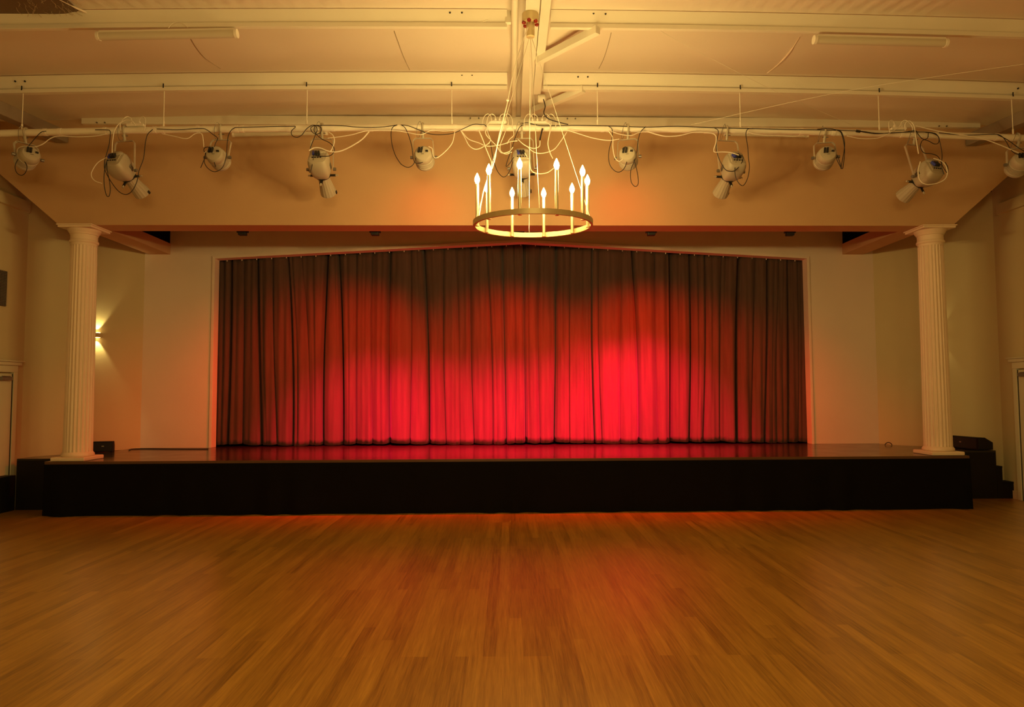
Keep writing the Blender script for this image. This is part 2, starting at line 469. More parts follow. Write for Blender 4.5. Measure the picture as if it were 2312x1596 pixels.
# dark brown side beams that die into the header
for sx in (-1, 1):
    sb_a = P(154, 323, 9.50) if sx < 0 else P(2180, 330, 9.50)
    sb_b = PZ(0, 262, sb_a.z) if sx < 0 else PZ(2312, 290, sb_a.z)
    dd = (sb_b - sb_a).normalized(); sb_b = sb_a + dd * 5.0
    sb_b.x = max(-7.1, min(7.5, sb_b.x))
    off = V(.16 * sx, 0, 0)
    sb = thing('side_rafter', 'dark brown side beam meeting the header at the far %s corner' % ('left' if sx < 0 else 'right'), 'beam', sb_a)
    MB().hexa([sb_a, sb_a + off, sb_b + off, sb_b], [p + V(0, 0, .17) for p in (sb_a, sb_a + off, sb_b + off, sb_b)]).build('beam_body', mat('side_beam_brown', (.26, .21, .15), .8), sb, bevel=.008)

# ------------------------------------------------------------------ tube lights
def batten(a, b, Y, lab, r=.042):
    A, B = P(*a, Y), P(*b, Y); z = 0
    root = thing('tube_light', lab, 'light', A.lerp(B, .5), 'unlit fluorescent battens')
    d = (B - A).normalized()
    MB().tube([A, B], r, 14).build('diffuser', M_diff, root, smooth=50)
    MB().beam(A + V(0, 0, r * .9), B + V(0, 0, r * .9), .06, .02).build('spine', M_steel, root)
    for e, s in ((A, -1), (B, 1)):
        MB().tube([e, e + d * s * .03], r * 1.12, 14).build('end_cap', M_white, root, smooth=50)
    return root
batten((226, 82), (530, 76), YA - .02, 'unlit white tube light under the nearest purlin, left of the girder')
batten((1843, 90), (2132, 97), YA - .02, 'unlit white tube light under the nearest purlin, right of the girder')
batten((530, 304), (735, 300), 9.40, 'unlit tube light on the header half hidden behind the bar, left side', .03)
batten((1640, 302), (1820, 306), 9.40, 'unlit tube light on the header half hidden behind the bar, right side', .03)

# ------------------------------------------------------------------ columns
def column(xc, yc, lab):
    root = thing('fluted_column', lab, 'column', (xc, yc, ZS), 'fluted columns at the stage corners')
    b = MB().box((xc, yc, ZS + .026), (.46, .46, .052)); b.build('plinth', M_col, root, bevel=.012)
    MB().lathe([(.192, .05), (.203, .062), (.203, .085), (.192, .1), (.181, .115)], (xc, yc, ZS), n=48).build('base_moulding', M_col, root, smooth=50)
    NF = 24
    def flute(a, h):
        t = (a * NF / (2 * PI)) % 1
        return 1 - .070 * max(0, math.sin(PI * min(max((t - .12) / .76, 0), 1))) ** .8
    z0, z1 = .115, 3.26 - .27
    r0, r1 = .181, .163
    prof = [(r0 + .0, z0 - .002)] + [(r0 + (r1 - r0) * k / 12, z0 + .03 + (z1 - z0 - .06) * k / 12) for k in range(13)] + [(r1, z1)]
    def modf(a, h): return 1 if (h < z0 + .01 or h > z1 - .01) else flute(a, h)
    MB().lathe(prof, (xc, yc, ZS), n=NF * 10, mod=modf).build('shaft', M_col, root, smooth=40)
    zt = 3.26
    MB().lathe([(.166, z1), (.166, z1 + .03), (.178, z1 + .04), (.183, z1 + .055), (.178, z1 + .07), (.167, z1 + .08), (.167, zt - .12),
                (.178, zt - .115), (.178, zt - .10), (.192, zt - .085), (.205, zt - .06), (.209, zt - .045)],
               (xc, yc, ZS), n=48).build('capital', M_col, root, smooth=45)
    MB().box((xc, yc, ZS + zt - .030), (.46, .46, .03)).box((xc, yc, ZS + zt - .0085), (.49, .49, .017)).build('abacus', M_col, root, bevel=.005)
column(-5.985, YF + .25 + SK * -5.95, 'white fluted column at the front left corner of the stage')
column(6.13, YF + .25 + SK * 6.13, 'white fluted column at the front right corner of the stage')

# ------------------------------------------------------------------ stage
sxl, sxr = -6.26, 6.40
st = thing('stage', 'raised stage with glossy dark deck and black pleated skirt', 'stage', (0, YF, 0))
dk = MB()
dk.hexa([SKP(sxl, YF, ZS - .03), SKP(sxr, YF, ZS - .03), SKP(sxr, YW + 1.1, ZS - .03), SKP(sxl, YW + 1.1, ZS - .03)],
        [SKP(sxl, YF, ZS), SKP(sxr, YF, ZS), SKP(sxr, YW + 1.1, ZS), SKP(sxl, YW + 1.1, ZS)])
dk.build('deck', M_deck, st)
MB().beam(SKP(sxl, YF - .006, ZS - .018), SKP(sxr, YF - .006, ZS - .018), .012, .036).build('edge_strip', mat('edge_brown', (.10, .045, .02), .35), st)
def skirt(u, v):
    x = sxl + (sxr - sxl) * u
    ph = x * 9.5 + 2.2 * math.sin(x * 1.7) + 1.3 * math.sin(x * 4.1)
    amp = (.006 + .028 * (1 - v)) * (.5 + .5 * math.sin(x * .9 + 1) ** 2)
    z = (ZS - .035) * v + (1 - v) * .006 * (1 + math.sin(ph * .5))
    return (x, YF - .02 - amp * (1 + math.sin(ph)) - .01 * (1 - v) + SK * x, z)
MB().grid(skirt, 900, 8).build('skirt', M_skirt, st, smooth=80, fix=False)
MB().hexa([SKP(sxl, YF + .05, 0), SKP(sxr, YF + .05, 0), SKP(sxr, YW + 1, 0), SKP(sxl, YW + 1, 0)],
          [SKP(sxl, YF + .05, ZS - .03), SKP(sxr, YF + .05, ZS - .03), SKP(sxr, YW + 1, ZS - .03), SKP(sxl, YW + 1, ZS - .03)]).build('base', M_blkw, st)

def steps(side):
    s = -1 if side == 'left' else 1
    y0 = 9.83 if s < 0 else 10.36
    x0 = sxl - .003 if s < 0 else sxr + .003
    edges = [(-7.09, ZS), (-7.17, .49)] if s < 0 else [(7.39, ZS - .01), (7.68, .49), (7.60, .25)]
    lab = 'black wooden side platform and step left of the stage' if s < 0 else 'flight of black wooden steps at the right end of the stage'
    root = thing('stage_steps', lab, 'steps', ((x0 + edges[0][0]) / 2, y0 + .3, 0))
    a = x0
    if s > 0: edges = [(7.32, ZS - .01), (7.57, .49), (7.60, .25)]
    yend = {-1: 10.05, 1: 10.5}[s]
    for i, (xe, z) in enumerate(edges):
        w = abs(xe - a); c = (a + xe) / 2
        MB().box((c, (y0 + yend) / 2, (z - .025) / 2), (w, yend - y0, z - .025)).build('riser_box', M_blkw, root)
        MB().box((c, (y0 + yend) / 2, z - .0125), (w, yend - y0 + .0, .025)).build('tread', M_deck, root)
        a = xe + s * .001
    return root

# ------------------------------------------------------------------ side platforms (fill up to the splayed walls) and steps
def platform(side):
    if side == 'left':
        y0 = 9.80
        poly = [(sxl - .005, y0), (-6.99, y0), (-6.99, YSL + .0), (XL - .02, YW - .32), (sxl - .005, YW - .32)]
        lab = 'black side platform filling the corner left of the stage'
    else:
        y0 = 10.36
        poly = [(sxr + .005, y0), (7.37, y0), (7.37, y0 + .30), (6.5, YW - .18), (sxr + .005, YW - .1)]
        lab = 'black side platform filling the corner right of the stage'
    c = V(poly[0][0], poly[0][1], 0)
    root = thing('side_platform', lab, 'platform', c)
    MB().prism([V(x, y, 0) for x, y in poly], (0, 0, ZS - .03)).build('base', M_blkw, root)
    MB().prism([V(x, y, ZS - .03) for x, y in poly], (0, 0, .025)).build('deck', M_deck, root)
    return root
platform('left'); platform('right')
ls = thing('stage_step', 'low black step beside the far left platform by the door', 'steps', (-7.13, 9.9, 0))
MB().box((-7.092, 9.25, .23), (.190, 1.1, .46)).build('riser_box', M_blkw, ls)
MB().box((-7.092, 9.25, .475), (.190, 1.1, .03)).build('tread', M_blkw, ls)
rs = thing('stage_steps', 'two descending black wooden steps right of the stage corner platform', 'steps', (7.5, 10.4, 0))
for xa, xb, z, ya in ((7.375, 7.612, .49, 10.36),):
    pass
q = [(2220, 1048, .48), (2264, 1083, .245)]
y0 = 10.36
def xat(px, z): return P(px, 1080, y0, 0).x
xs = [7.372, xat(2264, .5), xat(2303, .25)]
for i, z in enumerate((.485, .25)):
    a, b = xs[i], xs[i + 1]
    MB().box(((a + b) / 2, y0 + .09, (z - .025) / 2), (b - a - .002, .18, z - .025)).build('riser_box', M_blkw, rs)
    MB().box(((a + b) / 2, y0 + .09, z - .0125), (b - a - .002, .19, .025)).build('tread', M_blkw, rs)

# ------------------------------------------------------------------ doors on the side walls
def side_door(side):
    s = -1 if side == 'left' else 1
    xw = XSL if s < 0 else XSR
    y1 = PX(40, 900, XSL).y - .09 if s < 0 else PX(2292, 900, XSR).y - .04          # far edge of the casing
    w = 1.0
    n = 'door_1' if s < 0 else 'door_2'
    root = bpy.data.objects.new(n, None); sc.collection.objects.link(root)
    root.location = (xw, y1 - .55, 0); root['kind'] = 'structure'
    ins = -s
    MB().box((xw + ins * .02, y1 - .09 - w / 2, .965), (.04, w, 1.93)).build('door_leaf', M_trim, root, bevel=.004)
    c = MB()
    c.box((xw + ins * .03, y1 - .045, .975), (.06, .08, 1.95))
    c.box((xw + ins * .03, y1 - .135 - w, .975), (.06, .08, 1.95))
    c.build('casing', M_trim, root, bevel=.006)
    MB().box((xw + ins * .035, y1 - .09 - w / 2, 2.0), (.04, w + .20, .10)).box((xw + ins * .05, y1 - .09 - w / 2, 2.075), (.06, w + .28, .05)).box((xw + ins * .06, y1 - .09 - w / 2, 2.11), (.085, w + .34, .02)).build('cornice', M_trim, root, bevel=.006)
    MB().box((xw + ins * .07, y1 - .25, 1.86), (.05, .20, .05)).beam((xw + ins * .09, y1 - .2, 1.89), (xw + ins * .14, y1 - .42, 1.89), .02, .012).build('door_closer', M_gry, root, bevel=.004)
    MB().box((xw + ins * .045, y1 - .095, .965), (.01, .006, 1.93)).build('door_gap', M_gap, root)
side_door('left'); side_door('right')
vg = thing('vent_grille', 'perforated metal vent grille high on the left side wall', 'vent', (XSL + .02, 9.6, 3.1))
g0, g1 = 9.1, PX(12, 650, XSL).y
MB().box((XSL + .012, (g0 + g1) / 2, 3.14), (.02, g1 - g0, .50)).build('backing', M_dark, vg)
gb = MB()
k = 0
while g0 + k * .022 < g1:
    gb.box((XSL + .026, g0 + k * .022, 3.14), (.006, .007, .50)); k += 1
for j in range(23): gb.box((XSL + .027, (g0 + g1) / 2, 2.90 + j * .0218), (.006, g1 - g0, .007))
gb.build('mesh_face', M_gry, vg)

# ------------------------------------------------------------------ curtain
YC = YW + .30
cre_b = [486, 515, 548, 592, 629, 664, 701, 728, 774, 804, 842, 879, 927, 969, 1008, 1039, 1070, 1114, 1144, 1163, 1187]
cre_t = [490, 526, 553, 583, 620, 655, 683, 742, 763, 806, 842, 881, 930, 956, 1003, 1031, 1062, 1100, 1135, 1160, 1181]
deep_l = {515: 1, 592: .8, 728: 1, 774: 1, 879: .9, 969: 1, 1144: .9, 664: .7, 1187: 1}
cr2_b = [1187, 1220, 1252, 1286, 1319, 1343, 1358, 1400, 1442, 1485, 1514, 1558, 1588, 1624, 1662, 1694, 1725, 1751, 1777, 1800, 1828]
cr2_t = [1181, 1219, 1255, 1288, 1316, 1337, 1350, 1405, 1424, 1477, 1512, 1557, 1590, 1627, 1664, 1702, 1729, 1756, 1774, 1797, 1820]
deep_r = {1187: 1, 1252: 1, 1343: 1, 1442: .9, 1514: 1, 1558: .8, 1588: .5, 1662: 1, 1725: .7, 1777: .6}
def curtain(name, cb, ct, deep, lab, seed):
    rnd = random.Random(seed)
    n = len(cb) - 1
    xb = [P(p, 1003, YC).x for p in cb]; xt = [P(p, 585, YC).x for p in ct]
    amps = [rnd.uniform(.75, 1.2) for _ in range(n)]; skw = [rnd.uniform(.36, .68) for _ in range(n)]
    dp = [deep.get(p, rnd.uniform(.1, .4)) for p in cb]
    wig = [rnd.uniform(-1, 1) for _ in range(n + 1)]
    fine = [(rnd.uniform(.25, .75), rnd.uniform(.1, .3)) for _ in range(n)]
    K = 26
    mbx = MB(); rows = 34
    for j in range(rows + 1):
        v = j / rows
        for i in range(n):
            for k in range(K + (1 if i == n - 1 else 0)):
                t = k / K
                vb = v + 0
                xi = [xb[q] + (xt[q] - xb[q]) * (v ** 1.3) + .035 * wig[q] * math.sin(PI * v) * (0 if q in (0, n) else 1) for q in (i, i + 1)]
                x = xi[0] + (xi[1] - xi[0]) * t
                w = xi[1] - xi[0]
                tt = t ** (math.log(.5) / math.log(skw[i]))
                lobe = math.sin(PI * tt) ** .38
                fx, fa = fine[i]
                lobe -= fa * (.7 + .5 * v) * math.exp(-((t - fx) / .09) ** 2)
                cc = dp[i] * (1 - t) + dp[i + 1] * t
                dpt = .10 - (.42 + 1.1 * cc) * min(.12, .45 * w) * (1 - lobe) * (1 - .25 * v)
                back = (dp[i] ** 2 * max(0, 1 - t / .14) + dp[i + 1] ** 2 * max(0, 1 - (1 - t) / .14)) * .09
                dpt -= back
                dpt += .006 * math.sin(x * 31 + 1.5 * v * math.sin(x * 2)) + .007 * math.sin(x * 53 + 2.1) + .03 * math.sin(x * 3.1 + 1)
                ztop = (oZL + (oZP - oZL) * (x - oL) / (oPx - oL) if x < oPx else oZP + (oZR - oZP) * (x - oPx) / (oR - oPx)) + .03
                zbot = ZS + .018 + .020 * (1 - lobe) + .012 * math.sin(x * 2.3) + .006 * math.sin(x * 9.1)
                z = zbot + (ztop - zbot) * v
                mbx.v.append(SKP(x, YC - dpt, z))
    cols = n * K + 1
    for j in range(rows):
        for i in range(cols - 1):
            a = j * cols + i; mbx.f.append((a, a + 1, a + cols + 1, a + cols))
    o = mbx.build(name, M_curt, None, smooth=80, fix=False)
    sol = o.modifiers.new('solid', 'SOLIDIFY'); sol.thickness = .006; sol.offset = 0
    tag(o, lab, 'curtain', 'stage curtains', 'thing')
    return o
curtain('stage_curtain', cre_b, cre_t, deep_l, 'left half of the pleated stage curtain, closed and lit red from the centre', 3)
curtain('stage_curtain', cr2_b, cr2_t, deep_r, 'right half of the pleated stage curtain, with the brightest red pool', 5)
# curtain track with small hooks
tr = thing('curtain_track', 'thin curtain track following the gabled top of the stage opening', 'curtain rail', SKP(oPx, YC - .1, oZP))
MB().tube([SKP(oL, YC - .13, oZL + .02), SKP(oPx, YC - .13, oZP + .02), SKP(oR, YC - .13, oZR + .02)], .012, 8).build('rail', M_gry, tr)
for k in range(40):
    u = (k + .5) / 40; x = oL + (oR - oL) * u
    z = (oZL + (oZP - oZL) * (x - oL) / (oPx - oL) if x < oPx else oZP + (oZR - oZP) * (x - oPx) / (oR - oPx))
    MB().box(SKP(x, YC - .13, z - .005), (.012, .012, .03)).build('hook', M_steel, tr)

# ------------------------------------------------------------------ chandelier
CX, CY, CZ = P(1203, 500, 6.7, 0).x, 6.70, 3.305  # ring centre
RR = 268 / 2 / F * 6.7
ch = thing('chandelier', 'round brass ring chandelier with ten lit candle lamps', 'chandelier', (CX, CY, CZ))
TILT = math.radians(2.3)
def ringp(th, r=RR, h=0):       # th from the viewer side, clockwise to the right
    x = math.sin(th) * r; y = -math.cos(th) * r
    return V(CX + x, CY + y * math.cos(TILT) - h * math.sin(TILT), CZ + h * math.cos(TILT) + y * math.sin(TILT))
rb = MB(); NR = 96
for k in range(NR):
    th = 2 * PI * k / NR
    for r, h in ((RR - .012, -.025), (RR + .012, -.025), (RR + .012, .025), (RR - .012, .025)):
        rb.v.append(ringp(th, r, h))
for k in range(NR):
    a = 4 * k; b = 4 * ((k + 1) % NR)
    for q in range(4): rb.f.append((a + q, b + q, b + (q + 1) % 4, a + (q + 1) % 4))
rb.build('ring', M_brass, ch, smooth=40)
bulb_mesh = None
for k in range(10):
    th = math.radians(-14.5 + 36 * k)
    b0 = ringp(th, RR - .032, -.02); up = (ringp(th, RR - .032, .5) - ringp(th, RR - .032, 0)).normalized()
    L = .415
    cn = MB().lathe([(.016, 0), (.0165, .002), (.0165, L - .03), (.0165, L)], b0, up, 16).build('candle_tube', M_bronze, ch, smooth=50)
    MB().lathe([(.020, -.006), (.020, .010)], b0, up, 16).build('candle_foot', M_bronze, cn)
    MB().lathe([(.010, L - .001), (.0125, L + .004), (.021, L + .022), (.0255, L + .040), (.022, L + .060), (.013, L + .080), (.005, L + .098), (.001, L + .106)],
               b0, up, 12).build('bulb', M_bulb, cn, smooth=80)
can = V(CX - .01, CY + .07, 5.49)
cn2 = MB().lathe([(.085, 0), (.085, -.07), (.080, -.09), (.05, -.095)], can, n=28).build('canopy', M_brass, ch, smooth=45)
for a in range(6):
    an = a * PI / 3 + .3
    MB().lathe([(.004, -.02), (.018, -.012), (.022, 0), (.018, .012), (.004, .02)], can + V(math.cos(an) * .07, math.sin(an) * .07, -.095), n=12).build('red_boss', M_redp, cn2, smooth=60)
MB().lathe([(.042, -.08), (.042, -.235), (.030, -.24)], can, n=24).build('stem', M_brass, ch, smooth=45)
top = can + V(0, 0, -.235)
for th, lab in ((math.radians(-76), 0), (math.radians(86), 0), (math.radians(182), 0), (math.radians(4), 0)):
    MB().tube([top + V(0, 0, .03), ringp(th, RR - .005, .02)], .0028, 6).build('suspension_cable', M_wcab, ch)
kn = P(1146, 229, 6.75, 0)
pc = MB().tube(smooth_path([P(1192, 62, 6.72, 0), P(1178, 100, 6.73, 0), P(1160, 160, 6.74, 0), kn, P(1136, 270, 6.75, 0), P(1124, 320, 6.78, 0), P(1116, 365, 6.8, 0),
                            P(1098, 412, 6.8, 0), P(1088, 450, 6.78, 0), ringp(math.radians(-72), RR - .02, 0)]), .0055, 8).build('power_cord', M_wcab, ch, smooth=60)
MB().lathe([(.006, 0), (.014, .008), (.014, .02), (.006, .028)], kn, n=12).build('cord_grip', M_wcab, pc)

# ------------------------------------------------------------------ lighting bar
YP = YB - .03
bar_px = [(-60, 303), (0, 302), (200, 298), (564, 293), (873, 288), (1030, 287), (1317, 288), (1536, 293), (1755, 296), (2025, 304), (2307, 312), (2400, 314)]
bar_pts = []
zb0, zb1 = P(0, 298, YP).z, P(2312, 306, YP).z
for px in range(-120, 2440, 80):
    p = P(px, 290, YP); u = (px) / 2312
    bar_pts.append(V(p.x, p.y, 5.008 - .0024 * p.x ** 2))
bar = thing('lighting_bar', 'long white horizontal pipe carrying the stage lights', 'lighting bar', (0, YP, 4.95))
MB().tube(bar_pts, .043, 16).build('pipe', M_steel, bar, smooth=60)
def barz(x): return 5.008 - .0024 * x * x
for px in (103, 137, 238, 350, 368, 448, 535, 547, 652, 752, 838, 900, 977, 1028, 1079, 1290, 1360, 1374, 1460, 1594, 1602, 1690, 1808, 1880, 2035, 2120, 2249):
    p = P(px, 290, YP); p.z = barz(p.x)
    MB().tube([p - V(.022, 0, 0), p + V(.022, 0, 0)], .047, 14).build('tape_band', M_white, bar, smooth=50)
for px in (51, 370, 693, 1020, 1349, 1671, 1984, 2285):
    p = P(px, 250, YP); q = V(p.x, p.y, ZP0 + camb(p.x))
    r = thing('hanger_rod', 'thin white hanger rod of the lighting bar, %s' % {
        51: 'at the far left end', 370: 'between the first two profile spots at left', 693: 'just left of the second profile spot', 1020: 'left of the chandelier cord',
        1349: 'just right of the chandelier', 1671: 'above the profile spot right of the chandelier', 1984: 'left of the rightmost profile spot', 2285: 'at the far right end'}[px],
        'rod', V(p.x, p.y, barz(p.x)), 'hanger rods of the lighting bar')
    MB().tube([V(p.x, p.y, barz(p.x) + .04), q], .0055, 8).build('rod', M_steel, r)
    MB().tube([V(p.x, p.y, barz(p.x) + .04), V(p.x, p.y, barz(p.x) + .11)], .011, 8).build('coupler', M_steel, r)
    MB().tube([V(p.x, p.y - .03, ZP0 + .02 + camb(p.x)), V(p.x, p.y - .03, ZP0 + .075 + camb(p.x))], .008, 8).build('threaded_end', M_blk, r)

def frame_of(d):
    d = d.normalized(); x = d.cross(V(0, 0, 1)); x = x.normalized(); u = x.cross(d).normalized(); return x, u, d

def clamp(root, pt, m=M_fix):       # hook clamp on the bar above pt
    z = barz(pt.x)
    base = V(pt.x, pt.y, z)
    pts = [base + V(0, .055 * math.cos(a), .055 * math.sin(a)) for a in [PI * 1.35 - i * PI * 1.25 / 10 for i in range(11)]]
    c = MB(); c.tube(pts, .012, 8); c.tube([base + V(0, -.03, -.055), base + V(0, 0, -.14)], .018, 8)
    o = c.build('clamp', m, root, smooth=50)
    MB().tube([base + V(-.03, -.02, -.075), base + V(.045, -.02, -.075)], .006, 6).build('clamp_bolt', M_gry, o)
    # steel safety wire
    w = []
    for i in range(15):
        a = 2 * PI * i / 14
        w.append(base + V(-.05 + .03 * math.sin(a), -.05 * math.cos(a) - .01, -.03 + .095 * math.sin(a + .8)))
    MB().tube(w, .0028, 5).build('safety_wire', M_gry, root)
    return base + V(0, 0, -.14)

def yoke(root, top, c, x, arm_w, u_len, m=M_fix):
    """U bracket: crosspiece under the clamp, arms to the pivots at c +- x*arm_w"""
    xh = V(x.x, x.y, 0).normalized()
    pa, pb = c - x * arm_w, c + x * arm_w
    ta = top - xh * (arm_w * .92); tb = top + xh * (arm_w * .92)
    dn = V(0, 0, -.03)
    pts = [pa, ta + dn, ta + xh * .03, tb - xh * .03, tb + dn, pb]
    y = MB()
    for i in range(len(pts) - 1):
        d = (pts[i + 1] - pts[i])
        up = V(0, 1, 0) if abs(d.normalized().y) < .9 else V(0, 0, 1)
        y.beam(pts[i], pts[i + 1], .007 if i in (0, 4) else .007, .032, up)
    yo = y.build('yoke', m, root)
    for p, s in ((pa, -1), (pb, 1)):
        MB().tube([p, p + x * s * .035], .020, 10).build('pivot_knob', M_gry, yo, smooth=50)

def ellipse_loft(rings, n=28):
    m = MB(); base = 0
    for c, ex, eu, pw in rings:
        for k in range(n):
            a = 2 * PI * k / n
            ca, sa = math.cos(a), math.sin(a)
            m.v.append(c + ex * (abs(ca) ** pw * (1 if ca > 0 else -1)) + eu * (abs(sa) ** pw * (1 if sa > 0 else -1)))
    for i in range(len(rings) - 1):
        for k in range(n):
            a = i * n + k; b = i * n + (k + 1) % n; m.f.append((a, b, b + n, a + n))
    m.f.append(tuple(reversed(range(n)))); m.f.append(tuple((len(rings) - 1) * n + k for k in range(n)))
    return m

def profile_spot(rear, front, clamp_px, lab, dy=.50, dep=8.50):
    R0 = P(*rear, dep); T = P(*front, dep + dy)
    x, u, d = frame_of(T - R0); Lt = (T - R0).length
    k = Lt / .80
    root = thing('profile_spotlight', lab, 'stage light', R0, 'white profile spotlights on the bar')
    C = lambda t: R0 + d * t * k
    # housing: rounded, with a flat connector panel sunk in its rear
    sec = [(0.0, .085, .085), (.012, .112, .118), (.06, .125, .135), (.14, .126, .145), (.27, .122, .136), (.35, .108, .112), (.40, .088, .088)]
    body = ellipse_loft([(C(t), x * a, u * b, .5) for t, a, b in sec]).build('housing', M_fix, root, smooth=40)
    # rear hood (upper rounded cap) and handle
    hood = ellipse_loft([(C(-.03) + u * .075, x * .07, u * .03, 1), (C(-.01) + u * .08, x * .095, u * .05, 1), (C(.08) + u * .10, x * .10, u * .055, 1), (C(.2) + u * .115, x * .07, u * .03, 1)]).build('rear_hood', M_fix, root, smooth=60)
    M3 = Matrix((x, u, d)).transposed()
    pn = MB().box(C(-.006) + u * .0, (.17, .14, .012), M3).build('connector_panel', M_fix, root, bevel=.002)
    for i, (dx, mm) in enumerate(((-.05, M_blue), (-.015, M_blk), (.02, M_blk), (.052, M_blk))):
        if i < 3: MB().beam(C(-.03) + x * (dx - .004) + u * .055, C(-.045) + x * (dx + .012) - u * .012, .026, .03, d).build('plug', mm, pn, smooth=50)
        MB().tube([C(-.006) + x * dx - u * .042, C(-.02) + x * dx - u * .042], .011, 10).build('socket', M_blk, pn)
    for i in range(3):
        MB().box(C(.20 + .035 * i) + x * .126 * (1 if front[0] > rear[0] else -1) * -1 + u * .02, (.006, .05, .022), M3).build('printed_mark', M_print, body)
        MB().box(C(.20 + .035 * i) + x * .126 * (1 if front[0] > rear[0] else -1) + u * .02, (.006, .05, .022), M3).build('printed_mark', M_print, body)
    # gate ring and shutters
    MB().tube([C(.395), C(.42)], .095, 28).build('gate_ring', M_blk, root, smooth=40)
    for sgn, v_ in ((1, x), (-1, x), (-1, u), (1, u)):
        e0 = C(.408) + v_ * sgn * .09; e1 = C(.408) + v_ * sgn * .165; e2 = C(.408) + v_ * sgn * .195
        h = MB().beam(e0, e1, .035, .010, d).build('shutter_handle', M_blk, root)
        MB().tube([e1 - v_ * sgn * .004, e2], .011, 8).build('shutter_tip', M_fix, h, smooth=50)
    # lens tube, flaring a little, ribbed
    def ribs(a, h): return 1 + .035 * (1 if math.sin(a * 16) > .2 else 0)
    tb = MB().lathe([(.070, .42 * k), (.073, .46 * k), (.074, .53 * k), (.080, .58 * k), (.088, .66 * k), (.094, .70 * k), (.102, .80 * k), (.090, .802 * k), (.086, .74 * k)],
                    R0, d, 64, ribs).build('lens_tube', M_fix, root, smooth=30)
    MB().lathe([(.086, .755 * k), (.086, .76 * k)], R0, d, 24).build('lens', mat('lens_glass', (.05, .05, .06), .05, spec=.8), root)
    MB().box(C(.78) + x * .108, (.012, .03, .04), M3).build('focus_knob', M_blk, tb)
    cpt = P(*clamp_px, YP); cpt.y = bar_y(cpt.x)
    top = clamp(root, cpt)
    yoke(root, top, C(.28), x, .155, .3)
    return root, C

def bar_y(x): return YP + SK * x

def par_light(center, tip, clamp_px, lab, r=.115, dy=.16, lamp=None):
    R0 = P(*center, 8.52); T = P(*tip, 8.52 + dy)
    x, u, d = frame_of(T - R0)
    root = thing('par_light', lab, 'stage light', R0, 'white short wash lights on the bar')
    prof = [(.060, -.082), (.092, -.074), (.108, -.055), (r, -.02), (r, .02)]
    for i in range(6): prof += [(r + .006, .024 + i * .018), (r + .006, .032 + i * .018), (r - .002, .034 + i * .018), (r - .002, .040 + i * .018)]
    prof += [(r + .008, .14), (r + .008, .17), (r - .01, .171), (r - .014, .15)]
    MB().lathe(prof, R0, d, 36).build('can', M_fix, root, smooth=35)
    M3 = Matrix((x, u, d)).transposed()
    pn = MB().box(R0 - d * .078 + u * .025, (.12, .05, .02), M3).build('connector_panel', M_fix, root, bevel=.003)
    for dx in (-.045, -.012): MB().beam(R0 - d * .10 + x * (dx + .006) + u * .062, R0 - d * .105 + x * (dx - .004) - u * .004, .022, .024, d).build('plug', M_blk, pn, smooth=50)
    MB().box(R0 - d * .092 + x * .055 + u * .018, (.032, .02, .02), M3).build('display', M_blk, pn)
    for i in range(3):
        MB().box(R0 - d * .090 + x * (.012 * i - .01) - u * .02, (.008, .005, .006), M3).build('printed_mark', M_print, pn)
    MB().lathe([(r - .016, .155), (r - .016, .16)], R0, d, 24).build('lens', mat('lens_glass', (.05, .05, .06), .05, spec=.8), root)
    cpt = P(*clamp_px, YP); cpt.y = bar_y(cpt.x)
    top = clamp(root, cpt)
    yoke(root, top, R0 + d * .04, x, r + .022, .2)
    return root, R0 + d * .19, d

fx = {}
par_light((66, 352), (50, 372), (60, 290), 'white short stage light, leftmost on the bar, turned down and left')
profile_spot((256, 358), (322, 437), (283, 296), 'long white profile spot near the left end, angled down to the right')
par_light((488, 352), (500, 366), (500, 295), 'white short stage light with a tangled black cable, second from the left')
profile_spot((716, 352), (742, 436), (728, 290), 'long white profile spot with blue plug, above the left part of the curtain')
p3 = par_light((956, 352), (960, 366), (955, 290), 'white round stage light left of the chandelier, seen from behind')
profile_spot((1178, 350), (1181, 434), (1178, 288), 'long white profile spot directly behind the chandelier')
p4 = par_light((1417, 352), (1419, 366), (1417, 290), 'white round stage light right of the chandelier, black cable looped below')
profile_spot((1664, 358), (1626, 438), (1640, 294), 'long white profile spot right of the chandelier, angled down to the left')
par_light((1866, 352), (1858, 366), (1860, 298), 'white short stage light above the right edge of the curtain')
profile_spot((2112, 376), (2038, 445), (2062, 305), 'long white profile spot near the right end, angled down to the left')
par_light((2304, 366), (2290, 385), (2296, 310), 'white short stage light cut off by the right edge of the view')

# ------------------------------------------------------------------ power boards
def power_board(a, b, lab, nplug):
    A, B = P(*a, YP - .02), P(*b, YP - .02); zt = barz(A.x) + .058
    A.z = B.z = zt
    root = thing('power_board', lab, 'power board', A.lerp(B, .5), 'white power boards strapped to the bar')
    MB().beam(A, B, .055, .03).build('body', M_white, root, bevel=.004)
    for i in range(nplug):
        p = A.lerp(B, (i + .6) / (nplug + .3))
        pl = MB().box(p + V(0, 0, .032), (.026, .035, .04)).build('plug', M_white, root, bevel=.006)
        q = p + V(0, 0, .05)
        s = -1 if i < nplug / 2 else 1
        MB().tube(smooth_path([q, q + V(.01 * s, 0, .04), q + V(.05 * s, -.01, .06), q + V(.09 * s, -.03, .02), q + V(.11 * s, -.06, -.06), q + V(.10 * s, -.06, -.14)]), .0055, 7).build('plug_lead', M_wcab, pl, smooth=60)
power_board((1104, 279), (1144, 279), 'white power board on the bar left of the girder', 4)
power_board((1196, 277), (1243, 277), 'white power board on the bar right of the girder', 4)
power_board((287, 287), (326, 287), 'white power board on the bar above the leftmost profile spot', 2)
power_board((2012, 296), (2045, 296), 'white power board on the bar above the rightmost profile spot', 2)

